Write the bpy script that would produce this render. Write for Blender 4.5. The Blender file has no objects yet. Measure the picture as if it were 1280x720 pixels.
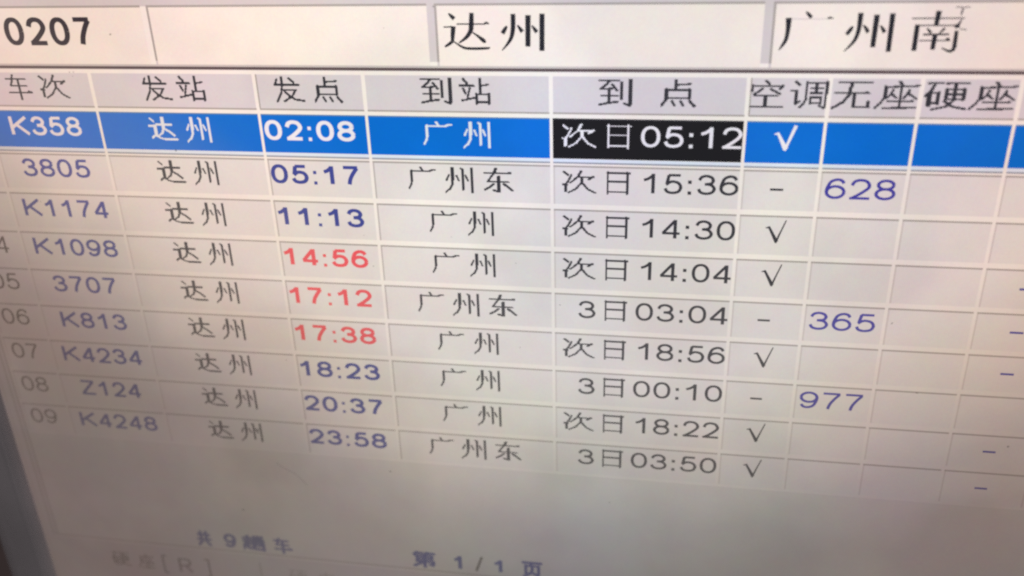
import bpy, math
from mathutils import Matrix, Vector

S = bpy.context.scene
C = S.collection
MM = 0.001
RISE = 0.22                      # height of the screen origin above the floor of the scene, m

# ---------------------------------------------------------------- camera
# plane coordinates: X right, Y up, Z out of the screen, in mm; the world is (X, -Z, Y + RISE)
def W(x, y, z=0.0):
    return (x*MM, -z*MM, y*MM + RISE)

cam_d = bpy.data.cameras.new('camera')
cam = bpy.data.objects.new('camera', cam_d)
C.objects.link(cam)
right = Vector((0.98561, 0.16665*0+(-0.0)*0, 0))
R = [[0.98561162, -0.02826679, -0.16664552],
     [-0.04482729, 0.90689856, -0.41895765],
     [0.16297317, 0.4203998, 0.89258263]]
ax = [Vector((r[0], -r[2], r[1])).normalized() for r in R]
M = Matrix((( ax[0].x, ax[1].x, ax[2].x), (ax[0].y, ax[1].y, ax[2].y), (ax[0].z, ax[1].z, ax[2].z))).to_4x4()
M.translation = Vector(W(11.2248528, 35.8368929, 116.08885414))
cam.matrix_world = M
cam_d.sensor_width = 36.0
cam_d.lens = 1140.19/1280*36.0
cam_d.clip_start = 0.01
cam_d.clip_end = 20
cam_d.dof.use_dof = True
cam_d.dof.focus_distance = 0.126
cam_d.dof.aperture_fstop = 14.5
cam_d.dof.aperture_blades = 0
S.camera = cam

# ---------------------------------------------------------------- world, lamp, exposure
world = bpy.data.worlds.new('World')
S.world = world
world.use_nodes = True
world.node_tree.nodes['Background'].inputs[0].default_value = (0.92, 0.86, 0.90, 1)
world.node_tree.nodes['Background'].inputs[1].default_value = 0.22
ld = bpy.data.lights.new('ceiling_lamp', 'AREA')
ld.shape = 'RECTANGLE'; ld.size = 1.2; ld.size_y = 0.3
ld.energy = 12.0
ld.color = (1.0, 0.95, 0.88)
lo = bpy.data.objects.new('ceiling_lamp', ld)
C.objects.link(lo)
lo.location = (-0.9, -0.9, 1.9)
lo.rotation_euler = (Vector((0, 0, 0.2)) - Vector(lo.location)).to_track_quat('-Z', 'Y').to_euler()
S.view_settings.view_transform = 'Standard'
S.view_settings.look = 'None'
S.view_settings.gamma = 1.0
S.view_settings.exposure = 0.0
S.render.engine = 'CYCLES'
S.cycles.use_denoising = False
S.cycles.max_bounces = 6
S.cycles.pixel_filter_type = 'BLACKMAN_HARRIS'
S.cycles.filter_width = 2.35
S.cycles.use_adaptive_sampling = False

# ---------------------------------------------------------------- materials
def lin(r, g=None, b=None):
    if g is None: g = b = r
    f = lambda c: (c/255/12.92) if c/255 <= 0.04045 else ((c/255+0.055)/1.055)**2.4
    return (f(r), f(g), f(b), 1)

def N(t, kind, **kw):
    n = t.nodes.new(kind)
    for k, v in kw.items(): setattr(n, k, v)
    return n

def math_node(t, op, a, b=None, clamp=False):
    n = N(t, 'ShaderNodeMath', operation=op, use_clamp=clamp)
    for i, v in enumerate((a, b)):
        if v is None: continue
        if isinstance(v, (int, float)): n.inputs[i].default_value = v
        else: t.links.new(v, n.inputs[i])
    return n.outputs[0]

def ramp(t, fac, stops, interp='EASE'):
    n = N(t, 'ShaderNodeValToRGB')
    n.color_ramp.interpolation = interp
    e = n.color_ramp.elements
    while len(e) < len(stops): e.new(0.5)
    for el, (p, c) in zip(e, stops):
        el.position = p
    for el, (p, c) in zip(e, stops):
        el.position = p
        el.color = (c, c, c, 1) if isinstance(c, (int, float)) else (*c, 1)
    t.links.new(fac, n.inputs[0])
    return n.outputs[0]

def mixc(t, mode, fac, a, b):
    n = N(t, 'ShaderNodeMix', data_type='RGBA', blend_type=mode)
    for sock, v in ((n.inputs[0], fac), (n.inputs[6], a), (n.inputs[7], b)):
        if isinstance(v, (int, float)): sock.default_value = v
        elif isinstance(v, tuple): sock.default_value = v
        else: t.links.new(v, sock)
    return n.outputs[2]

# A cheap twisted-nematic panel: how bright, how contrasty and how warm a pixel looks depends on the
# angle at which one looks at the glass.  The same group serves every pixel of the screen.
grp = bpy.data.node_groups.new('lcd_panel', 'ShaderNodeTree')
grp.interface.new_socket('Color', in_out='INPUT', socket_type='NodeSocketColor')
grp.interface.new_socket('Shader', in_out='OUTPUT', socket_type='NodeSocketShader')
gi = N(grp, 'NodeGroupInput'); go = N(grp, 'NodeGroupOutput')
geo = N(grp, 'ShaderNodeNewGeometry')
sep = N(grp, 'ShaderNodeSeparateXYZ')
grp.links.new(geo.outputs['Incoming'], sep.inputs[0])
depth = math_node(grp, 'MAXIMUM', math_node(grp, 'ABSOLUTE', sep.outputs[1]), 0.05)
tx = math_node(grp, 'DIVIDE', sep.outputs[0], depth)
ty = math_node(grp, 'DIVIDE', sep.outputs[2], depth)
side_a = math_node(grp, 'MULTIPLY', math_node(grp, 'MAXIMUM', math_node(grp, 'SUBTRACT', tx, 0.30), 0.0), 0.60)
side_b = math_node(grp, 'MULTIPLY', math_node(grp, 'MAXIMUM', math_node(grp, 'SUBTRACT', math_node(grp, 'MULTIPLY', tx, -1.0), 0.06), 0.0), 0.52)
s = math_node(grp, 'ADD', ty, math_node(grp, 'ADD', side_a, side_b))
sn = math_node(grp, 'DIVIDE', s, 1.4, clamp=True)
def st(*pairs): return [(p/1.4, c) for p, c in pairs]
LUM = st((0.05, (.90, .90, .90)), (0.20, (.90, .90, .90)), (0.35, (.865, .865, .86)), (0.45, (.83, .825, .80)), (0.58, (.79, .775, .745)), (0.68, (.655, .635, .585)),
         (0.76, (.53, .515, .49)), (0.83, (.40, .39, .385)), (0.92, (.325, .31, .305)), (1.10, (.275, .28, .285)), (1.30, (.25, .25, .255)))
FLAT = st((0.30, .0), (0.42, .02), (0.50, .10), (0.66, .17), (0.80, .30), (0.95, .42), (1.15, .54), (1.35, .62))
SQUEEZE = st((0.42, .0), (0.60, .40), (0.74, .80), (0.86, 1.0), (1.1, 1.0))
lum = ramp(grp, sn, LUM, 'LINEAR')
side_c = math_node(grp, 'MULTIPLY', math_node(grp, 'MAXIMUM', math_node(grp, 'SUBTRACT', tx, 0.35), 0.0), 0.80)
fn = math_node(grp, 'DIVIDE', math_node(grp, 'ADD', ty, side_c), 1.4, clamp=True)
flat = ramp(grp, fn, FLAT, 'LINEAR')
txn = math_node(grp, 'DIVIDE', math_node(grp, 'ADD', tx, 0.6), 1.8, clamp=True)
def tt(*pairs): return [((p+0.6)/1.8, c) for p, c in pairs]
TINT = tt((-0.42, (1.08, .875, .81)), (-0.15, (1.03, .965, .945)), (0.12, (1.03, 1.015, 1.02)), (0.45, (1.16, 1.02, .94)), (0.85, (1.14, .89, .82)))
tint = ramp(grp, txn, TINT, 'LINEAR')
bal = N(grp, 'ShaderNodeValToRGB')   # warm drift with steepness
squeeze = ramp(grp, sn, SQUEEZE, 'LINEAR')
low = mixc(grp, 'DARKEN', 1.0, gi.outputs[0], (0.835, 0.82, 0.815, 1))     # steep views run the light greys together
col = mixc(grp, 'MIX', squeeze, gi.outputs[0], low)
col = mixc(grp, 'MIX', flat, col, (0.56, 0.55, 0.53, 1))
col = mixc(grp, 'MULTIPLY', 1.0, col, lum)
col = mixc(grp, 'MULTIPLY', 1.0, col, tint)
grp.nodes.remove(bal)
# sparkle of the matt coating and a slightly uneven backlight film
tc = N(grp, 'ShaderNodeTexCoord')
def noise(scale, detail, col_out=True, stretch=None):
    n = N(grp, 'ShaderNodeTexNoise'); n.inputs['Scale'].default_value = scale; n.inputs['Detail'].default_value = detail
    src = tc.outputs['Object']
    if stretch:
        m = N(grp, 'ShaderNodeMapping'); m.inputs['Scale'].default_value = stretch
        grp.links.new(src, m.inputs[0]); src = m.outputs[0]
    grp.links.new(src, n.inputs['Vector'])
    return n.outputs['Color' if col_out else 'Fac']
def around(colsock, amount):
    m = N(grp, 'ShaderNodeVectorMath', operation='SUBTRACT'); grp.links.new(colsock, m.inputs[0]); m.inputs[1].default_value = (.5, .5, .5)
    k = N(grp, 'ShaderNodeVectorMath', operation='SCALE'); grp.links.new(m.outputs[0], k.inputs[0]); k.inputs['Scale'].default_value = amount
    a = N(grp, 'ShaderNodeVectorMath', operation='ADD'); grp.links.new(k.outputs[0], a.inputs[0]); a.inputs[1].default_value = (1, 1, 1)
    return a.outputs[0]
col = mixc(grp, 'MULTIPLY', 1.0, col, around(noise(3000, 1.0), 0.12))
col = mixc(grp, 'MULTIPLY', 1.0, col, around(noise(420, 2.0), 0.09))
col = mixc(grp, 'MULTIPLY', 1.0, col, around(noise(45, 2.0), 0.15))
col = mixc(grp, 'MULTIPLY', 1.0, col, ramp(grp, noise(30, 3.0, False), [(0.42, .945), (0.56, 1.035)], 'EASE'))   # wiped, cloudy film
# rows and columns of dots, just short of being resolved
so = N(grp, 'ShaderNodeSeparateXYZ'); grp.links.new(tc.outputs['Object'], so.inputs[0])
wx = math_node(grp, 'SINE', math_node(grp, 'MULTIPLY', so.outputs[0], 2*math.pi/0.000262))
wz = math_node(grp, 'SINE', math_node(grp, 'MULTIPLY', so.outputs[2], 2*math.pi/0.000245))
weave = math_node(grp, 'ADD', math_node(grp, 'MULTIPLY', math_node(grp, 'ADD', wx, wz), 0.018), 1.0)
wc = N(grp, 'ShaderNodeCombineXYZ')
for i in range(3): grp.links.new(weave, wc.inputs[i])
col = mixc(grp, 'MULTIPLY', 1.0, col, wc.outputs[0])
em = N(grp, 'ShaderNodeEmission'); grp.links.new(col, em.inputs[0])
# the matt glass over the pixels: faint dust haze and a dull gloss
film = noise(38, 4.0, False)
dustc = ramp(grp, film, [(0.35, (.004, .004, .004)), (0.75, (.022, .020, .018))], 'EASE')
dif = N(grp, 'ShaderNodeBsdfDiffuse'); grp.links.new(dustc, dif.inputs[0])
gl = N(grp, 'ShaderNodeBsdfGlossy'); gl.inputs[0].default_value = (.018, .018, .018, 1); gl.inputs['Roughness'].default_value = 0.33
a1 = N(grp, 'ShaderNodeAddShader'); a2 = N(grp, 'ShaderNodeAddShader')
grp.links.new(em.outputs[0], a1.inputs[0]); grp.links.new(dif.outputs[0], a1.inputs[1])
grp.links.new(a1.outputs[0], a2.inputs[0]); grp.links.new(gl.outputs[0], a2.inputs[1])
grp.links.new(a2.outputs[0], go.inputs[0])

def lcd(name, rgb):
    m = bpy.data.materials.new(name); m.use_nodes = True
    t = m.node_tree; t.nodes.clear()
    g = N(t, 'ShaderNodeGroup'); g.node_tree = grp
    g.inputs[0].default_value = (*rgb, 1)
    o = N(t, 'ShaderNodeOutputMaterial'); t.links.new(g.outputs[0], o.inputs[0])
    return m

L = {
 'window': lcd('screen_window_grey', (.70, .67, .70)),
 'empty': lcd('screen_empty_grey', (.77, .76, .755)),
 'white': lcd('screen_white', (.97, .95, .92)),
 'field': lcd('screen_field_white', (.955, .91, .865)),
 'cell': lcd('screen_cell_grey', (.82, .81, .82)),
 'head': lcd('screen_heading_grey', (.73, .71, .77)),
 'groove': lcd('screen_groove', (.44, .42, .41)),
 'groove_soft': lcd('screen_soft_groove', (.69, .66, .66)),
 'edge_line': lcd('screen_edge_line', (.50, .47, .46)),
 'groove_mid': lcd('screen_mid_groove', (.55, .53, .53)),
 'dark': lcd('screen_dark_line', (.12, .09, .10)),
 'shadow': lcd('screen_shadow_line', (.62, .59, .59)),
 'blue': lcd('screen_highlight_blue', (.0005, .175, .77)),
 'blue_edge': lcd('screen_highlight_edge', (.10, .25, .52)),
 'pale_blue': lcd('screen_pale_blue', (.78, .90, 1.05)),
 'mid': lcd('screen_mid_grey', (.34, .38, .46)),
 'black': lcd('screen_black', (.010, .011, .015)),
 'ink': lcd('screen_ink', (.040, .042, .055)),
 'ink_fine': lcd('screen_fine_ink', (.075, .078, .095)),
 'ink_big': lcd('screen_large_ink', (.022, .024, .034)),
 'ink_code': lcd('screen_code_ink', (.038, .03, .045)),
 'ink_pale': lcd('screen_pale_ink', (.62, .59, .60)),
 'ink_grey': lcd('screen_grey_ink', (.12, .10, .09)),
 'navy': lcd('screen_navy', (.055, .075, .36)),
 'navy_fine': lcd('screen_fine_navy', (.065, .085, .39)),
 'violet': lcd('screen_violet', (.065, .06, .42)),
 'red': lcd('screen_red', (.90, .10, .13)),
 'light': lcd('screen_light_letter', (.80, .88, 1.0)),
 'light_bold': lcd('screen_bold_light_letter', (.90, .92, 1.02)),
}

def bsdf(name, rgb, rough=0.5, noise_scale=None, amt=0.25, bump=0.0, spec=0.5):
    m = bpy.data.materials.new(name); m.use_nodes = True
    t = m.node_tree; b = t.nodes['Principled BSDF']
    b.inputs['Roughness'].default_value = rough
    b.inputs['Specular IOR Level'].default_value = spec
    b.inputs['Base Color'].default_value = (*rgb, 1)
    if noise_scale:
        tcn = N(t, 'ShaderNodeTexCoord'); n = N(t, 'ShaderNodeTexNoise')
        n.inputs['Scale'].default_value = noise_scale; n.inputs['Detail'].default_value = 5
        t.links.new(tcn.outputs['Object'], n.inputs['Vector'])
        r = ramp(t, n.outputs['Fac'], [(0.3, tuple(c*(1-amt) for c in rgb)), (0.7, tuple(c*(1+amt) for c in rgb))])
        t.links.new(r, b.inputs['Base Color'])
        if bump:
            bp = N(t, 'ShaderNodeBump'); bp.inputs['Strength'].default_value = bump; bp.inputs['Distance'].default_value = 0.0003
            n2 = N(t, 'ShaderNodeTexNoise'); n2.inputs['Scale'].default_value = 1800; t.links.new(tcn.outputs['Object'], n2.inputs['Vector'])
            t.links.new(n2.outputs['Fac'], bp.inputs['Height']); t.links.new(bp.outputs[0], b.inputs['Normal'])
    return m
M_bezel = bsdf('grey_bezel_plastic', (.275, .26, .275), 0.5, 45, 0.12, 0.08)
M_shell = bsdf('dark_shell_plastic', (.06, .058, .062), 0.6, 60, 0.2, 0.4)
M_desk = bsdf('dark_desk_laminate', (.055, .033, .03), 0.5, 25, 0.35, 0.2)
M_dust = bsdf('dust', (.05, .045, .04), 0.9, 900, 0.3)
_t = M_dust.node_tree; _b = _t.nodes['Principled BSDF']; _b.inputs['Alpha'].default_value = 0.5

# ---------------------------------------------------------------- mesh helpers
def mesh_obj(name, verts, faces, mats, fmat=None, parent=None):
    me = bpy.data.meshes.new(name)
    me.from_pydata(verts, [], faces)
    for m in (mats if isinstance(mats, (list, tuple)) else [mats]): me.materials.append(m)
    if fmat: me.polygons.foreach_set('material_index', fmat)
    me.update()
    o = bpy.data.objects.new(name, me)
    C.objects.link(o)
    if parent: o.parent = parent
    return o

class Sheet:
    """flat shapes on the panel, z in mm above the glass"""
    def __init__(s): s.v = []; s.f = []; s.m = []
    def rect(s, x0, x1, y0, y1, z, mi=0):
        n = len(s.v); s.v += [W(x0, y0, z), W(x1, y0, z), W(x1, y1, z), W(x0, y1, z)]; s.f.append((n, n+1, n+2, n+3)); s.m.append(mi)
    def ribbon(s, pts, z, mi=0):
        """pts: (x, y, width), ends square; smooth joints"""
        n = len(s.v); k = len(pts)
        for i, (x, y, w) in enumerate(pts):
            a = pts[max(i-1, 0)]; b = pts[min(i+1, k-1)]
            d1 = Vector((x-a[0], y-a[1])); d2 = Vector((b[0]-x, b[1]-y))
            if d1.length < 1e-6: d1 = d2
            if d2.length < 1e-6: d2 = d1
            d1.normalize(); d2.normalize()
            t = d1 + d2
            if t.length < 0.2: t = d2
            t.normalize()
            c = max(0.6, abs(t.dot(d2)))
            nx, ny = -t.y*w/2/c, t.x*w/2/c
            s.v += [W(x+nx, y+ny, z), W(x-nx, y-ny, z)]
        for i in range(k-1):
            s.f.append((n+2*i, n+2*i+1, n+2*i+3, n+2*i+2)); s.m.append(mi)
    def build(s, name, mats, parent, label=None):
        o = mesh_obj(name, s.v, s.f, mats, s.m, parent)
        if label: o['label'] = label
        return o

ZB, ZW, ZC, ZT = 0.0, 0.012, 0.024, 0.040      # panel, ground sheets, cells, lettering (mm above the glass)

def crom(p, n=5):
    """Catmull-Rom through points"""
    out = []
    q = [p[0]] + list(p) + [p[-1]]
    for i in range(1, len(q)-2):
        for k in range(n):
            t = k/n
            out.append(tuple(0.5*((2*q[i][j]) + (-q[i-1][j]+q[i+1][j])*t + (2*q[i-1][j]-5*q[i][j]+4*q[i+1][j]-q[i+2][j])*t*t + (-q[i-1][j]+3*q[i][j]-3*q[i+1][j]+q[i+2][j])*t**3) for j in range(len(p[0]))))
    out.append(tuple(p[-1]))
    return out
def ell(cx, cy, rx, ry, n=28, e=1.0):
    o = []
    for i in range(n+1):
        a = 2*math.pi*i/n; c, s_ = math.cos(a), math.sin(a)
        o.append((cx+rx*math.copysign(abs(c)**e, c), cy+ry*math.copysign(abs(s_)**e, s_)))
    return o

# grotesque figures as centre lines in a unit box (y up); advance and width follow the common sans face
six = [ell(.5, .315, .5, .315), crom([(.95, .80), (.82, .95), (.53, 1), (.2, .87), (.03, .55), (.0, .32)])]
FIG = {
 '0': (.64, [ell(.5, .5, .5, .5, 32, .9)]),
 '1': (.36, [[(1, -.06), (1, 1.06)], [(1, 1.0), (.72, .86), (.4, .76), (-.05, .69)]]),
 '2': (.66, [crom([(.02, .70), (.12, .89), (.30, .98), (.52, 1), (.80, .94), (.97, .74), (.90, .54), (.48, .23), (.10, .02)], 4), [(-.06, 0), (1.06, 0)]]),
 '3': (.65, [crom([(.03, .75), (.17, .93), (.48, 1), (.80, .92), (.91, .75), (.78, .58), (.38, .535)]), crom([(.38, .535), (.80, .49), (1, .28), (.85, .07), (.48, 0), (.13, .08), (0, .26)])]),
 '4': (.68, [[(.76, -.06), (.76, 1.04)], [(.74, .99), (0, .24)], [(-.04, .24), (1.06, .24)]]),
 '5': (.65, [[(.97, 1), (.20, 1)], [(.22, 1.0), (.10, .48)], crom([(.06, .45), (.28, .60), (.53, .64), (.85, .56), (1, .33), (.86, .08), (.47, 0), (.13, .07), (0, .25)])]),
 '6': (.65, six),
 '7': (.64, [[(-.04, 1), (1.04, 1)], crom([(1, .97), (.72, .68), (.45, .30), (.34, -.05)])]),
 '8': (.65, [ell(.5, .765, .43, .235), ell(.5, .27, .5, .27)]),
 '9': (.65, [[(1-x, 1-y) for x, y in l] for l in six]),
 'K': (.84, [[(0, -.06), (0, 1.06)], [(.97, 1.03), (0, .36)], [(.30, .58), (1.02, -.03)]]),
 'Z': (.79, [[(.02, 1), (1, 1)], [(.97, .99), (.03, .01)], [(-.03, 0), (1.03, 0)]]),
 'R': (.82, [[(0, -.06), (0, 1.06)], crom([(0, 1), (.55, 1), (.85, .93), (.92, .74), (.82, .55), (.5, .48), (0, .47)]), [(.5, .48), (1.0, -.04)]]),
}
ADV = {'1': .777, ':': .39, 'K': .93, 'Z': .853, ' ': .39, 'R': 1.0}

def figures(name, txt, x0, x1, ytop, ybot, mat, bold=False, weight=None, parent=None, label=None, z=ZT):
    h = ytop-ybot
    t = weight or (.192 if bold else .128)
    # natural extents
    pos = 0.0; items = []
    for ch in txt:
        adv = ADV.get(ch, .777)
        if ch == ':': items.append((ch, pos+adv*.31, adv*.38))
        elif ch == '1': items.append((ch, pos+.10, .42))
        elif ch != ' ': items.append((ch, pos+(adv-FIG[ch][0])/2, FIG[ch][0]))
        pos += adv
    lo_ = items[0][1]; hi = items[-1][1]+items[-1][2]
    sx = (x1-x0)/(hi-lo_)
    sh = Sheet(); zi = z
    for ch, px, w in items:
        gx0 = x0+(px-lo_)*sx; gw = w*sx
        if ch == ':':
            d = max(.165, t*.86)
            for yy in (0, .53):
                sh.rect(gx0+gw/2-d*h*.5, gx0+gw/2+d*h*.5, ybot+yy*h, ybot+(yy+d)*h, zi); 
            continue
        tw = t*h
        for line in FIG[ch][1]:
            zi += 0.0004
            pts = [(gx0+tw/2+x*(gw-tw), ybot+tw/2+y*(h-tw)) for x, y in line]
            out = []
            for i, (x, y) in enumerate(pts):
                a = pts[max(i-1, 0)]; b = pts[min(i+1, len(pts)-1)]
                dx, dy = abs(b[0]-a[0]), abs(b[1]-a[1])
                q = dy/(dx+dy+1e-9)          # uprights a little heavier than bars
                out.append((x, y, tw*(0.86+0.26*q)))
            sh.ribbon(out, zi)
    return sh.build(name, mat, parent, label)

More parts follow.
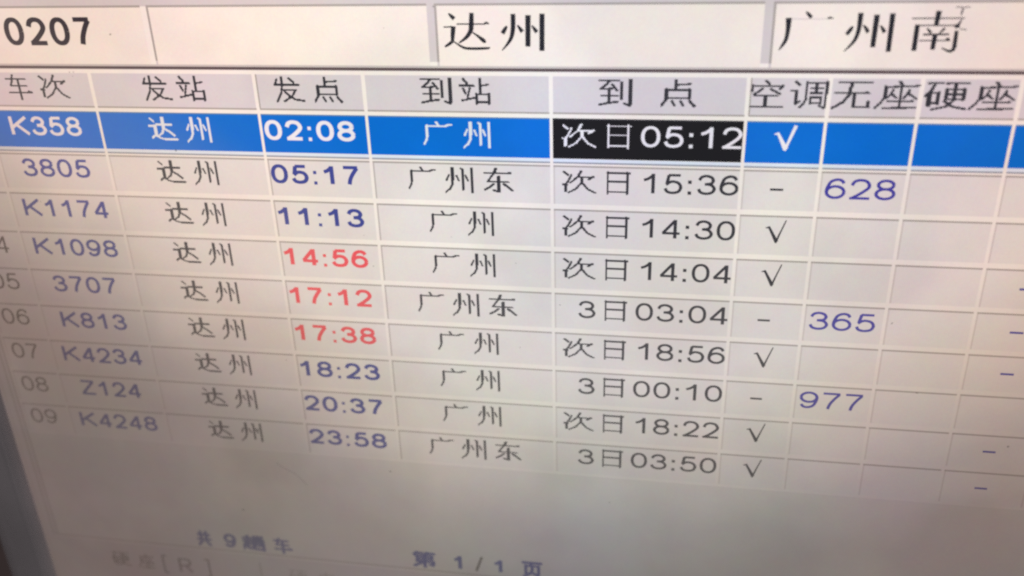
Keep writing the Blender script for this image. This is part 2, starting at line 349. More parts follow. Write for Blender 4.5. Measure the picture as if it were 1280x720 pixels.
# ---------------------------------------------------------------- 16-dot characters, as strokes (col,row), row down; width in dots
G16 = {
 '达': [(1, [(1.5, 1), (3.3, 3)]), (1, [(.2, 6), (3, 6)]), (1.9, [(3.6, 6), (3.6, 12)]), (1.2, [(3.6, 12), (1.2, 14)]), (1.1, [(3.6, 12.5), (5.5, 14), (8.5, 15), (16, 15)]),
        (1.1, [(4.8, 5), (13.8, 5)]), (1.8, [(8.8, .2), (8.8, 7.5)]), (1.2, [(8.8, 7.5), (7.6, 10.5), (5, 13)]), (1.3, [(9.3, 8), (12, 9.8), (14.6, 12.4)])],
 '州': [(1.9, [(4.4, 0), (4.4, 7.5)]), (1.2, [(4.2, 7.5), (4, 11), (2.6, 13.5), (0, 16)]), (1.1, [(2.2, 5), (.8, 8.2)]), (1.1, [(6.5, 5.2), (7.6, 8.2)]), (1.2, [(9.9, .8), (9.9, 14)]), (1, [(9, .4), (9.8, 1.4)]),
        (1.1, [(11.5, 5), (12.8, 8.2)]), (1.3, [(15, 0), (15, 15.6)])],
 '广': [(1.2, [(7.4, 0), (8.4, 1.8)]), (.9, [(2, 2.6), (13, 2.6)]), (.9, [(12.6, 2.2), (15.6, 1.6)]), (1.4, [(2.2, 2.4), (2.2, 8.5)]), (1.2, [(2.2, 8.5), (1.5, 12), (.2, 14.6)])],
 '东': [(1, [(0, 3.4), (14, 3.4)]), (.9, [(13, 3), (14.3, 2.6)]), (1.6, [(6.5, 0), (5.4, 3)]), (1.1, [(5.4, 3), (2, 8.6)]), (1.0, [(2, 8.8), (13, 8.8)]), (1.6, [(7.8, 5.4), (7.8, 15)]),
        (1.2, [(7.8, 15.2), (5, 14.4)]), (1.2, [(5.2, 10.2), (3, 12.4), (.2, 14)]), (1.4, [(10.6, 10.2), (13, 12.2), (15, 14.2)])],
 '次': [(1.3, [(.6, .9), (2.6, 3)]), (.9, [(4.3, 2.6), (4, 4), (2.4, 8), (1.6, 9)]), (1.1, [(0, 9.4), (2, 9.8)]), (1.6, [(1.6, 10), (1.4, 14)]), (1.3, [(9.2, 0), (7.6, 4)]), (.9, [(7.6, 4), (3.8, 8.2)]),
        (.9, [(8, 4.4), (15, 4.4)]), (1.3, [(15, 4), (12.8, 5.8)]), (1.6, [(9.6, 5.2), (9.4, 8)]), (1, [(9.4, 8), (6.6, 12.4), (3, 15)]), (1.2, [(9.6, 8), (12.4, 12.4), (16, 14.8)])],
 '日': [(1.0, [(.7, 0), (.7, 15.6)]), (1.3, [(11.8, .4), (11.8, 15.8)]), (1.0, [(.4, 1), (13.4, 1)]), (.9, [(.6, 7), (11.8, 7)]), (1.0, [(.6, 14.3), (11.8, 14.3)])],
 '发': [(1.2, [(1.8, 1.6), (.6, 4.8)]), (1.1, [(0, 5), (14, 5)]), (1.3, [(4.6, 0), (4.4, 6)]), (1.1, [(4.4, 6), (3.4, 10.5), (.8, 15.6)]), (1.3, [(8.6, 1), (11.2, 3.6)]), (1, [(4.4, 8.3), (12, 8.3)]),
        (1.2, [(12, 8.2), (9.6, 12.2), (5, 15.4)]), (1.3, [(5.2, 8.6), (8, 12), (11.2, 14.2), (16, 15)])],
 '站': [(1.3, [(2.2, .6), (4, 3)]), (1.1, [(0, 4.6), (7.6, 4.6)]), (1.2, [(2, 6.2), (3.2, 9.4)]), (1.1, [(5.6, 6), (4.2, 11.6)]), (1.2, [(1.2, 13.6), (3, 13.2), (8.4, 11.8)]),
        (1.3, [(11, 0), (11, 9.6)]), (1.1, [(11, 4.6), (15.4, 3.8)]), (1.4, [(8.8, 9.4), (8.8, 15.6)]), (1.1, [(8.6, 9.8), (15.6, 9.8)]), (1.4, [(15.4, 9.4), (15.4, 15.4)]), (1.1, [(8.6, 14.6), (15.4, 14.6)])],
 '点': [(1.3, [(6.5, 0), (6.5, 5.6)]), (1, [(6.5, 3.1), (13.4, 2.4)]), (1.6, [(2.2, 5.6), (2.2, 11.2)]), (1.1, [(2, 6), (13, 6)]), (1.4, [(12.9, 5.5), (12.9, 11)]), (1.1, [(2, 10.8), (13, 10.8)]),
        (1.3, [(2, 12), (0, 15.4)]), (1.3, [(5, 12.6), (6.2, 15)]), (1.3, [(9, 12.6), (10.2, 15)]), (1.4, [(13.2, 12.6), (15.4, 15.4)])],
 '到': [(1, [(0, .9), (9.6, .9)]), (1.3, [(5.2, 1), (3.4, 3.4), (1, 5.6)]), (1, [(1, 5.9), (8, 5.3)]), (1.3, [(6.6, 3.2), (8.8, 6.6)]), (1.4, [(5, 6.2), (5, 14)]), (1, [(1.4, 9.8), (9.4, 9.6)]), (1.3, [(.4, 15.2), (4, 14.2), (9.2, 13.3)]),
        (1.3, [(11, 2), (11, 11.6)]), (1.5, [(15.2, 0), (15.2, 15)]), (1.3, [(12.4, 14.4), (15, 15.6)])],
 '车': [(1, [(.2, 2.8), (13, 2.8)]), (1.2, [(5, 0), (4, 4), (2.6, 7.2)]), (1, [(2.6, 7.4), (13, 7.4)]), (1.3, [(8, 4), (8, 16)]), (1, [(.8, 11.6), (15.6, 11.6)]), (1.1, [(13.6, 11), (15.6, 11.6)])],
 '空': [(1.4, [(7, 0), (8.6, 2)]), (1, [(1.2, 3.2), (15.4, 3.2)]), (1.2, [(.8, 3), (.6, 6)]), (1.3, [(15.4, 3), (14, 4.8)]), (1.2, [(5.6, 4.8), (1.6, 8.2)]), (1.3, [(9.6, 5), (14.2, 7.8)]), (1, [(2, 8.9), (13, 8.9)]),
        (1.5, [(7.2, 9), (7.2, 15)]), (1.1, [(.2, 15.3), (15.6, 15.3)])],
 '调': [(1.4, [(2, .6), (3.6, 2.4)]), (1, [(0, 5.8), (2.4, 5.8)]), (1.2, [(2.6, 5.8), (2.4, 13.4)]), (1.1, [(2.4, 13.6), (4.4, 11.6)]), (1.1, [(6.9, .6), (6.9, 10.5)]), (1.2, [(6.9, 10.5), (6, 13), (4.4, 15.4)]),
        (1, [(6.8, 1.2), (15.4, 1.2)]), (1.3, [(15.4, .6), (15.3, 15)]), (1.2, [(12.8, 14.4), (15, 15.6)]), (.9, [(8.6, 4.2), (13.6, 4.2)]), (.9, [(8.6, 7), (13.8, 7)]), (1.1, [(11, 1.2), (11, 7)]),
        (1.1, [(8.9, 9.2), (8.9, 13.4)]), (1.1, [(13.2, 9.2), (13.2, 13.4)]), (.9, [(8.9, 9.5), (13.2, 9.5)]), (.9, [(8.9, 12.9), (13.2, 12.9)])],
 '无': [(1, [(2.2, .9), (15.6, .9)]), (1, [(1, 6.9), (15, 6.9)]), (.9, [(13.6, 6.2), (15, 6.8)]), (1.4, [(7.4, 1), (7, 7.5)]), (1.3, [(7, 7.5), (4.6, 12), (.2, 15.6)]), (1.3, [(8.8, 7), (8.8, 14)]), (1.2, [(8.8, 14.8), (15.4, 14.8)]), (1.2, [(15.2, 14.8), (15, 11.6)])],
 '座': [(1.3, [(8.4, 0), (9.6, 2.2)]), (1, [(3.4, 3.1), (14.8, 2.8)]), (.9, [(13.6, 2.8), (15.6, 2.2)]), (1.3, [(3.4, 3), (3.4, 9)]), (1.1, [(3.4, 9), (2.2, 12), (.2, 15.2)]), (1, [(6.4, 4.6), (5.4, 7.6), (4, 9.8)]), (1.2, [(6.2, 7.4), (7.8, 9.4)]),
        (1, [(12.4, 4.6), (11.6, 7.4), (10.4, 9.6)]), (1.2, [(12.2, 7), (15.2, 9.6)]), (1.3, [(9.2, 2), (9.2, 15.2)]), (1, [(4.8, 11.3), (14, 11)]), (1.1, [(3.2, 15.1), (15.4, 14.9)])],
 '硬': [(1, [(.8, 1), (6.4, .8)]), (1.3, [(3.4, 1), (2.2, 5), (.2, 8)]), (1.8, [(1.9, 6), (1.9, 13.6)]), (1.1, [(1.9, 6.4), (5.2, 6.2)]), (1.2, [(5.1, 5.8), (5.1, 12.6)]), (1, [(1.6, 12), (5.2, 12)]),
        (1, [(7.6, 1), (15.6, .8)]), (1.3, [(8, 4), (8, 10)]), (1.3, [(14.4, 4), (14.4, 10)]), (1, [(8, 4.2), (14.4, 4.2)]), (1, [(8, 7), (14.4, 7)]), (1, [(8, 9.8), (14.4, 9.8)]), (1.4, [(11.2, 1), (11.2, 10)]),
        (1.2, [(11.2, 10), (8.4, 14), (3.4, 15.6)]), (1.3, [(7.6, 11), (10.6, 13.8), (15.6, 15.2)])],
 '共': [(1.3, [(1.5, 4), (14.5, 4)]), (1.3, [(.5, 9), (15.5, 9)]), (1.9, [(5, .4), (5, 9)]), (1.9, [(11, .4), (11, 9)]), (1.8, [(5.6, 11), (1.5, 15)]), (1.8, [(10.2, 11), (14.5, 15)])],
 '趟': [(1.2, [(1, 3), (7, 3)]), (1.6, [(4, 0), (4, 6)]), (1.2, [(0, 6), (8, 6)]), (1.6, [(4, 6), (4, 12)]), (1.2, [(4, 9), (7, 9)]), (1.5, [(2, 8.5), (0, 15)]), (1.3, [(2, 12), (5, 14), (16, 15)]), (1.5, [(12, 0), (12, 3.6)]),
        (1.2, [(9, 1), (10, 3)]), (1.2, [(15, 1), (14, 3)]), (1.5, [(8.2, 4.4), (8.2, 13)]), (1.2, [(8.2, 4.6), (15.4, 4.6)]), (1.5, [(15.4, 4.4), (15.4, 12.8)]), (1.2, [(10, 7), (13.4, 7)]), (1.2, [(10, 10.6), (13.4, 10.6)]), (1.4, [(10, 7), (10, 10.6)]), (1.4, [(13.4, 7), (13.4, 10.6)])],
 '第': [(1.3, [(3.2, 0), (1, 3)]), (1.1, [(2.6, 1.5), (7, 1.5)]), (1.3, [(10, 0), (8.4, 3)]), (1.1, [(10, 1.5), (15, 1.5)]), (1.2, [(2, 4.6), (13.4, 4.6)]), (1.5, [(13.2, 4.6), (13.2, 7.2)]), (1.2, [(3, 7.2), (13.4, 7.2)]), (1.5, [(3, 7), (3, 10)]),
        (1.2, [(2.4, 10), (14, 10)]), (1.5, [(14, 10), (13.6, 13.8)]), (1.2, [(11.6, 13), (13.6, 13.8)]), (1.9, [(8, 4.6), (8, 16)]), (1.5, [(7.4, 10.6), (1, 15)])],
 '页': [(1.3, [(1, 1), (15, 1)]), (1.4, [(8, 1), (6.6, 4)]), (1.3, [(3, 4.2), (13, 4.2)]), (1.7, [(3, 4), (3, 12)]), (1.7, [(13, 4), (13, 12)]), (1.5, [(8, 6), (7.6, 11), (1.5, 15.5)]), (1.5, [(9.4, 12), (14, 15.5)])],
}
def seg_d(px, py, a, b):
    dx, dy = b[0]-a[0], b[1]-a[1]
    L2 = dx*dx+dy*dy
    t = 0 if L2 == 0 else max(0, min(1, ((px-a[0])*dx+(py-a[1])*dy)/L2))
    return math.hypot(px-a[0]-t*dx, py-a[1]-t*dy)
_ras = {}
SUB = 2                        # half-dot steps: the jagged look of a small bitmap face, softened by the panel
def raster(ch, extra=0.0):
    if (ch, extra) in _ras: return _ras[(ch, extra)]
    n = 16*SUB+SUB; rows = []
    for r in range(n):
        runs = []; on = None
        for c in range(n):
            px, py = (c+.5)/SUB, (r+.5)/SUB
            hit = False
            for w, pts in G16[ch]:
                for a, b in zip(pts, pts[1:]):
                    if seg_d(px-.25, py-.25, a, b) <= (max(w, 1.05)*(1.10 if ch not in '硬座调' else 1.0)+extra)/2: hit = True; break
                if hit: break
            if hit and on is None: on = c
            if not hit and on is not None: runs.append((on, c)); on = None
        if on is not None: runs.append((on, n))
        rows.append(runs)
    # merge equal runs downwards
    rects = []; live = {}
    for r, runs in enumerate(rows+[[]]):
        new = {}
        for k in runs: new[k] = live.get(k, r)
        for k, r0 in live.items():
            if k not in new or k not in runs: rects.append((k[0]/SUB, k[1]/SUB, r0/SUB, r/SUB))
        live = new
    _ras[(ch, extra)] = rects
    return rects

def hanzi(name, chars, mat, parent, label=None, z=ZT, extra=0.0):
    """chars: (glyph, x0, x1, ytop, ybot) on the panel, mm"""
    sh = Sheet()
    for ch, x0, x1, yt, yb in chars:
        w = 13.6 if ch == '日' else 16.4
        for c0, c1, r0, r1 in raster(ch, extra):
            sx = (x1-x0)/w; sy = (yt-yb)/16.2
            sh.rect(x0+c0*sx, x0+c1*sx, yt-r1*sy, yt-r0*sy, z)
    return sh.build(name, mat, parent, label)

# ================================================================= the monitor
mon = bpy.data.objects.new('computer_monitor', None)
C.objects.link(mon)
mon.location = (0, 0, 0)
mon['label'] = 'grey-framed flat computer monitor showing a blue and grey train timetable in Chinese'
mon['category'] = 'monitor'

SX0, SX1, SY0, SY1 = -98.5, 188.0, -97.0, 118.0
FR = 2.4                                     # the frame stands this far proud of the glass
sh = Sheet(); sh.rect(SX0-1.5, SX1+1.5, SY0-1.5, SY1+1.5, ZB)
screen = sh.build('screen', L['window'], mon, 'lit matt screen with a timetable window, dimmer and warmer towards its lower left')

# bezel: a frame with a sloping inner lip, rounded front and outer side
def frame(name, mat, prof, parent):
    """prof: (outset from the screen edge mm, z mm) swept round the screen rectangle"""
    vs = []; fs = []
    n = len(prof)
    for cx, cy in ((SX0, SY0), (SX1, SY0), (SX1, SY1), (SX0, SY1)):
        dx = -1 if cx == SX0 else 1; dy = -1 if cy == SY0 else 1
        for o, z in prof: vs.append(W(cx+dx*o, cy+dy*o, z))
    for k in range(4):
        a, b = k*n, ((k+1) % 4)*n
        for i in range(n-1): fs.append((a+i, b+i, b+i+1, a+i+1))
    return mesh_obj(name, vs, fs, mat, None, parent)
bez = frame('bezel', M_bezel, [(0.0, 0.06), (0.12, 0.9), (0.75, 2.0), (1.3, FR), (5.2, FR+.12), (6.9, FR), (7.9, FR-.6), (8.6, FR-1.6), (8.7, -9)], mon)
for p in bez.data.polygons: p.use_smooth = True
sh = mesh_obj('back_shell', [W(SX0-7.9, SY0-7.9, -8), W(SX1+7.9, SY0-7.9, -8), W(SX1+7.9, SY1+7.9, -8), W(SX0-7.9, SY1+7.9, -8),
                             W(SX0+40, SY0+30, -42), W(SX1-40, SY0+30, -42), W(SX1-40, SY1-30, -42), W(SX0+40, SY1-30, -42)],
              [(0, 1, 5, 4), (1, 2, 6, 5), (2, 3, 7, 6), (3, 0, 4, 7), (4, 5, 6, 7)], M_shell, None, mon)
def boxmesh(x0, x1, y0, y1, z0, z1):
    v = [W(x, y, z) for z in (z0, z1) for y in (y0, y1) for x in (x0, x1)]
    return v, [(0, 1, 3, 2), (4, 6, 7, 5), (0, 4, 5, 1), (2, 3, 7, 6), (0, 2, 6, 4), (1, 5, 7, 3)]
v, f = boxmesh(25, 65, -190, -30, -58, -40)
mesh_obj('stand_neck', v, f, M_shell, None, mon)
seg = 40
vs = [W(45+95*math.cos(2*math.pi*i/seg), zz, -30+72*math.sin(2*math.pi*i/seg)) for zz in (-199.6, -193) for i in range(seg)] + [W(45, -190, -30)]
fs = [(i, (i+1) % seg, seg+(i+1) % seg, seg+i) for i in range(seg)] + [(seg+i, seg+(i+1) % seg, 2*seg) for i in range(seg)] + [tuple(range(seg))]
mesh_obj('stand_foot', vs, fs, M_shell, None, mon)

# desk the monitor stands on
v, f = boxmesh(-700, 800, -225, -200, -450, 350)
desk = mesh_obj('desk', v, f, M_desk)
desk['label'] = 'dark brown desk surface just visible past the lower left of the monitor frame'
desk['category'] = 'desk'

# ================================================================= what the screen shows
V = [-95.3, -86.69, -68.89, -44.53, -29.14, -4.09, 20.57, 30.23, 40.84, 51.96, 63.1, 74.2, 85.3, 96.4, 107.5, 118.6, 129.7, 140.8, 151.9, 163.0, 174.1, 185.2]
P = 6.3
def row_top(i): return P*(1-i)       # i=0: highlighted row, 1..8 below

# table ground (the white lattice)
sh = Sheet(); sh.rect(-95.45, 186.0, -50.55, 11.78, ZW)
sh.build('table_grid', L['white'], screen, 'whitish grid lines of the timetable')
sh = Sheet(); sh.rect(-95.75, -95.45, -72.4, 11.78, ZW); sh.rect(-95.45, 186.0, -72.4, -50.62, ZW)
sh.m = [1, 0]
sh.build('empty_table_area', [L['empty'], L['edge_line']], screen, 'empty grey area under the last row')

# window frame lines at the left edge
sh = Sheet(); sh.rect(-98.1, -97.7, -97, 117.9, ZW, 0); sh.rect(-96.6, -96.3, -72.6, 11.9, ZW, 1)
sh.build('window_edge', [L['shadow'], L['edge_line']], screen)

# heading row
heads_dark_left = (2, 6)
for k in range(len(V)-1):
    x0, x1 = V[k], V[k+1]
    sh = Sheet()
    wl = .27
    x0b = x0+wl
    if k in (3, 6):
        sh.rect(x0+.22, x0+.42, 6.61, 11.25, ZC, 1); x0b = x0+.42
    sh.rect(x0b, x1-.27, 6.61, 11.25, ZC, 0)
    sh.rect(x0+.24, x1-.22, 6.38, 6.61, ZC, 1)
    sh.build('heading_cell', [L['head'], L['groove']], screen)

# timetable cells
for i in range(9):
    top, bot = row_top(i), row_top(i)-P
    for k in range(len(V)-1):
        x0, x1 = V[k], V[k+1]
        sh = Sheet()
        if i == 0:
            m = L['black'] if k == 5 else L['blue']
            e = L['ink'] if k == 5 else L['blue_edge']
            sh.rect(x0+.19, x1-.21, .42, 5.66, ZC, 0)
            sh.rect(x0+.19, x1-.21, 5.66, 5.84, ZC, 1)
            o = sh.build('timetable_cell', [m, e], screen)
            if k == 5: o['label'] = 'black cell of the highlighted row'
            else: o['label'] = 'blue highlighted cell'
            continue
        t1 = top-.75 if i == 1 else top-.60
        sh.rect(x0+.44, x1-.22, bot+.36, t1, ZC, 0)
        sh.rect(x0+.22, x0+.44, bot+.36, t1, ZC, 5 if k in (3, 4) else 2)
        sh.rect(x0+.22, x1-.20, t1, t1+.24, ZC, 1)
        if i == 1:                     # double line under the highlighted row
            sh.rect(x0+.22, x1-.20, -.26, -.03, ZC, 3)
            sh.rect(x0+.22, x1-.20, -.03, .38, ZC, 4)
        sh.build('timetable_cell', [L['cell'], L['groove'], L['groove_soft'], L['mid'], L['pale_blue'], L['groove_mid']], screen)

# rule between fields and table, fields above
sh = Sheet()
sh.rect(-96.5, 187, 11.84, 12.22, ZC, 0); sh.rect(-96.5, 187, 12.22, 12.50, ZC, 1)
sh.build('dividing_line', [L['dark'], L['shadow']], screen, 'dark horizontal line above the column headings')
fields = [(-96.5, -59.25, False), (-58.40, -19.85, True), (-18.86, 21.72, True), (22.74, 90.0, True), (91.0, 150.0, True)]
for a, b, dk in fields:
    sh = Sheet()
    sh.rect(a+(.30 if dk else 0), b, 12.50, 20.02, ZC, 0)
    if dk: sh.rect(a, a+.30, 13.0, 20.30, ZC+.004, 1); sh.rect(a+.30, b, 20.02, 20.30, ZC, 1)
    else: sh.rect(a, b, 20.02, 20.30, ZC, 1)
    sh.build('entry_field', [L['field'], L['groove']], screen)
# the strip between fields; light in the first gap
sh = Sheet(); sh.rect(-59.25, -58.40, 12.50, 20.15, ZW, 0); sh.build('field_gap', L['white'], screen)
for a, b in ((-19.85, -18.86), (21.72, 22.74)):
    sh = Sheet(); sh.rect(a, b, 12.50, 13.0, ZW, 0); sh.build('field_gap', L['white'], screen)

# status strip under the table
sh = Sheet()
sh.rect(-96.3, 187, -72.75, -72.45, ZC, 0); sh.rect(-96.3, 187, -73.1, -72.75, ZC, 1)
sh.build('dividing_line', [L['edge_line'], L['white']], screen, 'faint line above the bottom buttons')

# ---------------------------------------------------------------- field text (large song face), traced outlines in mm
H = {'zhou_a':[[(-9.57,17.51,0.26),(-9.9,17.02,0.46),(-10.17,16.59,0.51)],[(-8.76,18.99,0.56),(-8.81,17.27,0.54),(-9.03,16.16,0.46),(-9.57,15.29,0.31),(-10.31,14.48,0.1)],[(-8.23,17.63,0.18),(-7.92,17.2,0.38),(-7.61,16.8,0.51)],[(-6.87,18.84,0.63),(-6.95,14.98,0.59)],[(-6.39,17.57,0.18),(-6.08,17.14,0.38),(-5.77,16.75,0.48)],[(-5.1,19.01,0.6),(-5.17,14.45,0.59)]],'da':[[(-17.05,19.09,0.16),(-16.72,18.78,0.39),(-16.32,18.41,0.49)],[(-17.78,17.4,0.14),(-16.67,17.43,0.17)],[(-16.47,17.5,0.55),(-16.61,16.53,0.52),(-16.69,15.6,0.39)],[(-16.66,15.63,0.37),(-17.25,15.22,0.34),(-17.73,14.93,0.21)],[(-16.57,15.63,0.13),(-15.62,15.01,0.26),(-14.72,14.73,0.31),(-12.24,14.76,0.29),(-11.87,14.91,0.1)],[(-16.06,17.77,0.16),(-12.31,17.76,0.15)],[(-12.5,17.81,0.13),(-12.18,17.91,0.28),(-11.84,17.76,0.1)],[(-14.05,19.14,0.51),(-14.16,17.52,0.59),(-14.29,16.9,0.52),(-14.85,16.13,0.42),(-15.86,15.41,0.16)],[(-14.1,16.78,0.13),(-13.35,16.28,0.29),(-12.59,15.69,0.49),(-12.33,15.66,0.26)]],'guang':[[(26.49,19.08,0.14),(26.8,18.83,0.34),(27.19,18.41,0.39)],[(24.59,18.4,0.65),(24.62,17.1,0.49),(24.5,15.92,0.42),(24.16,15.21,0.33),(23.75,14.58,0.09)],[(28.97,18.31,0.09),(29.3,18.4,0.23),(29.71,18.31,0.07)]],'guang_bar':[[(24.91,18.26,0.09),(29.09,18.26,0.08)]],'zhou_b':[[(32.02,17.41,0.2),(31.79,17.03,0.41),(31.4,16.45,0.41)],[(32.73,18.94,0.56),(32.72,17.08,0.47),(32.46,15.92,0.39),(31.96,15.16,0.27),(31.3,14.46,0.09)],[(33.19,17.54,0.16),(33.53,17.14,0.36),(33.81,16.68,0.41)],[(34.57,18.73,0.58),(34.54,14.97,0.52)],[(35.11,17.48,0.16),(35.42,17.08,0.36),(35.67,16.68,0.4)],[(36.31,18.88,0.56),(36.37,14.44,0.5)]],'nan':[[(41.36,19.13,0.57),(41.27,17.5,0.46)],[(38.5,18.29,0.14),(44.3,18.3,0.13)],[(39.23,17.49,0.13),(43.46,17.48,0.13)],[(39.21,17.59,0.51),(39.23,14.56,0.51)],[(43.57,17.63,0.55),(43.62,17.18,0.48)],[(43.62,16.89,0.39),(43.67,14.89,0.46)],[(43.72,14.89,0.44),(43.23,14.52,0.29),(42.28,14.91,0.13)],[(40.33,17.16,0.18),(40.85,16.64,0.31)],[(42.3,17.18,0.29),(41.75,16.56,0.15)],[(39.99,16.44,0.2),(42.86,16.47,0.2)],[(41.34,16.5,0.51),(41.28,14.7,0.47)],[(39.65,15.75,0.13),(43.14,15.77,0.13)],[(42.58,15.84,0.13),(42.78,15.97,0.24),(43.02,15.84,0.11)]],'cursor':[[(43.12,19.54,0.1),(43.72,19.54,0.1),(43.92,19.43,0.1),(44.2,19.54,0.1),(44.69,19.54,0.1)],[(43.91,19.45,0.17),(43.83,18.65,0.17)],[(43.95,18.14,0.15),(43.84,17.8,0.2),(43.56,17.52,0.17)],[(43.97,17.07,0.09),(44.69,16.99,0.11)]]}
def big(name, keys, mat, label):
    sh = Sheet(); z = ZT
    for k in keys:
        for line in H[k]:
            z += .0006
            pts = crom(line, 4) if len(line) > 2 and k != 'cursor' else line
            pts = [(x, y, max(w*1.10, .05)) for x, y, w in pts]
            sh.ribbon(pts, z)
    return sh.build(name, mat, screen, label)
big('station_name', ['da', 'zhou_a'], L['ink_big'], 'large dark departure station name in the third field')
big('station_name', ['guang', 'zhou_b', 'nan'], L['ink_big'], 'large dark destination name in the fourth field')
o = big('pale_stroke', ['guang_bar'], L['ink_pale'], 'pale thin top stroke of the first character')
o.location.y -= 0.000002
big('mouse_cursor', ['cursor'], L['ink'], 'thin text cursor beside the last large character')
figures('field_code', '0207', -80.3, -66.95, 18.85, 14.98, L['ink_code'], weight=.185, parent=screen, label='large bold dark code in the first field')

# ---------------------------------------------------------------- headings
HY = (11.0, 7.52)
def head(chars): hanzi('column_heading', [(c, a, b, *HY) for c, a, b in chars], L['ink_fine'] if 0 else L['ink'], screen)
head([('车', -82.2, -78.3), ('次', -77.0, -72.7)])
head([('发', -61.1, -57.05), ('站', -56.05, -51.95)])
head([('发', -41.8, -37.7), ('点', -36.2, -32.2)])
head([('到', -21.4, -17.15), ('站', -16.2, -12.05)])
head([('到', 2.0, 6.3), ('点', 9.9, 14.3)])
head([('空', 20.85, 24.9), ('调', 25.6, 30.1)])
head([('无', 30.6, 35.2), ('座', 35.6, 40.65)])
head([('硬', 41.2, 46.2), ('座', 46.4, 51.6)])

# ---------------------------------------------------------------- rows
rows = [
 ('01', 'K358', '02:08', '广州', '次日', '05:12', True, '', ''),
 ('02', '3805', '05:17', '广州东', '次日', '15:36', False, '628', ''),
 ('03', 'K1174', '11:13', '广州', '次日', '14:30', True, '', ''),
 ('04', 'K1098', '14:56', '广州', '次日', '14:04', True, '', '-'),
 ('05', '3707', '17:12', '广州东', '3日', '03:04', False, '365', '-'),
 ('06', 'K813', '17:38', '广州', '次日', '18:56', True, '', '-'),
 ('07', 'K4234', '18:23', '广州', '3日', '00:10', False, '977', ''),
 ('08', 'Z124', '20:37', '广州', '次日', '18:22', True, '', '-'),
 ('09', 'K4248', '23:58', '广州东', '3日', '03:50', True, '', '-'),
]
for i, (seq, train, dep, dest, day, arr, ac, seats, extra) in enumerate(rows):
    t = row_top(i); yt, yb = t-1.28, t-4.12
    hi = i == 0
    wcol = 'light' if hi else None
    figures('row_number', seq, -93.9, -89.1, yt, yb, L['light_bold'] if hi else L['ink_grey'], weight=.12, parent=screen)
    wid = 10.9 if len(train) == 4 else 14.0
    if train == 'K358' or train == 'K813': wid = 11.3
    figures('train_number', train, -77.65-wid/2, -77.65+wid/2, yt, yb, L['light_bold'] if hi else L['navy_fine'], weight=.165, parent=screen)
    hanzi('station_name', [('达', -61.45, -57.3, t-1.08, t-4.5), ('州', -55.85, -52.0, t-1.05, t-4.58)], L['light'] if hi else L['ink'], screen)
    red = train in ('K1098', '3707', 'K813')
    figures('departure_time', dep, -44.0, -31.0, yt+.02, yb-.02, L['light_bold'] if hi else (L['red'] if red else L['navy']), bold=True, parent=screen, label='red bold departure time' if red else None)
    gl_ = [('广', -24.05, -20.05, t-1.15, t-4.55), ('州', -18.85, -14.75, t-1.1, t-4.7), ('东', -13.4, -9.2, t-1.05, t-4.6)] if len(dest) == 3 else \
          [('广', -21.45, -17.4, t-1.15, t-4.5), ('州', -15.95, -12.15, t-1.1, t-4.6)]
    hanzi('station_name', gl_, L['light'] if hi else L['ink'], screen)
    inkm = L['light_bold'] if hi else L['ink']
    if day[0] == '3':
        figures('arrival_day', '3', -.5, 1.95, yt-.1, yb-.05, inkm, weight=.14, parent=screen)
        hanzi('arrival_day', [('日', 3.15, 6.3, t-1.15, t-4.35)], inkm, screen)
    else:
        hanzi('arrival_day', [('次', -2.7, 1.75, t-1.15, t-4.45), ('日', 3.15, 6.3, t-1.15, t-4.35)], inkm, screen, extra=-.3 if hi else 0.0)
    figures('arrival_time', arr, 7.6 if arr[0] != '1' else 8.0, 20.32, yt-.02, yb, inkm, weight=.142, parent=screen)
    if ac:
        sh = Sheet()
        ck = [(24.2, -2.1, .10), (24.65, -2.0, .30), (25.75, -4.05, .50 if not hi else .62)]
        sh.ribbon([(x, t+y, w) for x, y, w in ck], ZT)
        sh.ribbon([(25.62, t-4.2, .30), (26.2, t-2.5, .2 if not hi else .36), (26.75, t-.95, .16 if not hi else .42)], ZT+.001)
        sh.build('check_mark', inkm, screen)
    else:
        sh = Sheet(); sh.rect(24.3, 25.95, t-3.25, t-2.95, ZT); sh.build('dash_mark', inkm, screen)
    if seats:
        figures('seat_count', seats, 31.1, 39.7, yt-.08, yb-.05, L['violet'], weight=.14, parent=screen)
    if extra:
        sh = Sheet(); sh.rect(56.65, 58.35, t-3.27, t-2.97, ZT); sh.build('dash_mark', L['violet'], screen)

# ---------------------------------------------------------------- below the table
by = (-68.6, -71.9)
hanzi('train_total', [('共', -67.9, -65.2, *by), ('趟', -59.3, -55.3, *by), ('车', -53.5, -50.2, *by)], L['navy'], screen, 'blurred blue line giving the number of trains', extra=1.0)
figures('train_total', '9', -62.8, -60.5, by[0]-.1, by[1]+.1, L['navy'], weight=.2, parent=screen)
hanzi('page_number', [('第', -28.5, -24.4, *by), ('页', -9.8, -6.3, *by)], L['navy'], screen, 'blurred blue page count', extra=.9)
figures('page_number', '1', -21.5, -20.0, -68.7, -71.7, L['navy'], weight=.2, parent=screen)
figures('page_number', '1', -14.6, -13.1, -68.8, -71.6, L['navy'], weight=.2, parent=screen)
sh = Sheet(); sh.ribbon([(-17.55, -71.7, .42), (-16.5, -68.6, .42)], ZT); sh.build('page_number', L['ink_grey'], screen)
hanzi('button_text', [('硬', -85.8, -82.3, -75.3, -78.5), ('座', -80.8, -77.4, -75.3, -78.6)], L['ink_grey'], screen, 'very faint grey key hint at the bottom edge')
def bracket(x, d):
    sh = Sheet(); sh.ribbon([(x+d*.75, -75.2, .3), (x, -75.2, .3)], ZT); sh.ribbon([(x, -75.1, .34), (x, -79.2, .34)], ZT+.001); sh.ribbon([(x, -79.1, .3), (x+d*.75, -79.1, .3)], ZT); sh.build('button_text', L['ink_grey'], screen)
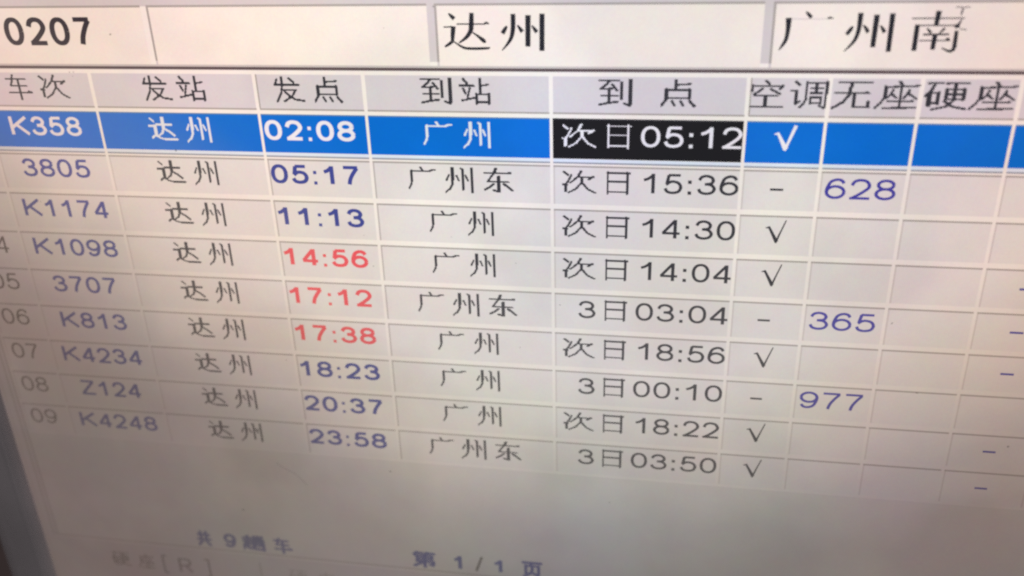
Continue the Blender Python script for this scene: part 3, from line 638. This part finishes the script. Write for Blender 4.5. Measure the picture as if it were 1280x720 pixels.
bracket(-75.6, 1); bracket(-66.7, -1)
figures('button_text', 'R', -72.6, -70.0, -75.4, -78.6, L['ink_grey'], weight=.12, parent=screen)
sh = Sheet(); sh.ribbon([(-56.8, -74.6, .3), (-56.8, -80.5, .3)], ZT); sh.build('button_edge', L['groove'], screen)
hanzi('button_text', [('硬', -51.6, -48.1, -75.4, -78.7), ('座', -46.5, -43.1, -75.4, -78.7)], L['groove'], screen)

# ---------------------------------------------------------------- specks of dust and a hair on the glass
import random
random.seed(4)
def blob(cx, cy, r, sq=1.0, rot=0.0):
    n = 9; top = []
    vs = []; fs = []
    for i in range(n):
        a = 2*math.pi*i/n; rr = r*random.uniform(.7, 1.2)
        x, y = rr*math.cos(a), rr*sq*math.sin(a)
        vs.append(W(cx+x*math.cos(rot)-y*math.sin(rot), cy+x*math.sin(rot)+y*math.cos(rot), .05))
    vs.append(W(cx, cy, .05+r*.6))
    for i in range(n): fs.append((i, (i+1) % n, n))
    mesh_obj('dust_speck', vs, fs, M_dust, None, screen)
SPK = [(-18.96, 19.94, 0.137, 0.8, 1), (-71.81, 11.38, 0.116, 0.8, 0), (-71.2, 11.38, 0.095, 1, 0), (-71.46, 10.82, 0.073, 1, 0), (-57.93, 0.38, 0.147, 1.4, 0), (-30.27, -16.32, 0.126, 0.8, 0), (-81.57, -8.05, 0.095, 1, 0), (-45.98, -32.97, 0.116, 0.8, 0.5), (-62.01, -25.65, 0.105, 0.7, 0), (41.83, -21.5, 0.189, 0.5, 0.9), (-3.1, -21.14, 0.168, 0.5, 0), (-9.29, -14.96, 0.105, 0.9, 0), (-58.04, -63.14, 0.231, 0.8, 0), (-31.24, -11.56, 0.073, 1, 0), (-18.43, -11.32, 0.116, 0.6, -0.5), (-9.05, -28.38, 0.084, 1, 0), (46.56, -32.06, 0.21, 0.4, 0), (59.77, -39.81, 0.168, 0.9, 0), (-64.38, 16.51, 0.168, 0.8, 0), (-25.65, 17.29, 0.105, 0.5, 0), (-30.91, -52.57, 0.168, 0.8, 0), (4.51, -55.18, 0.147, 0.6, 1), (14.01, 4.2, 0.168, 0.8, 0.2), (-34.27, -34.03, 0.084, 1, 0), (-52.68, -46.39, 0.147, 2.0, -0.4)]
for x, y, r, q, a in SPK: blob(x, y, r, q, a)
sh = Sheet(); sh.ribbon([(-50.55, -52.66, 0.07), (-49.03, -53.8, 0.07), (-47.58, -54.47, 0.07), (-46.6, -55.51, 0.07), (-45.64, -56.72, 0.07)], .05); sh.build('hair', M_dust, screen)
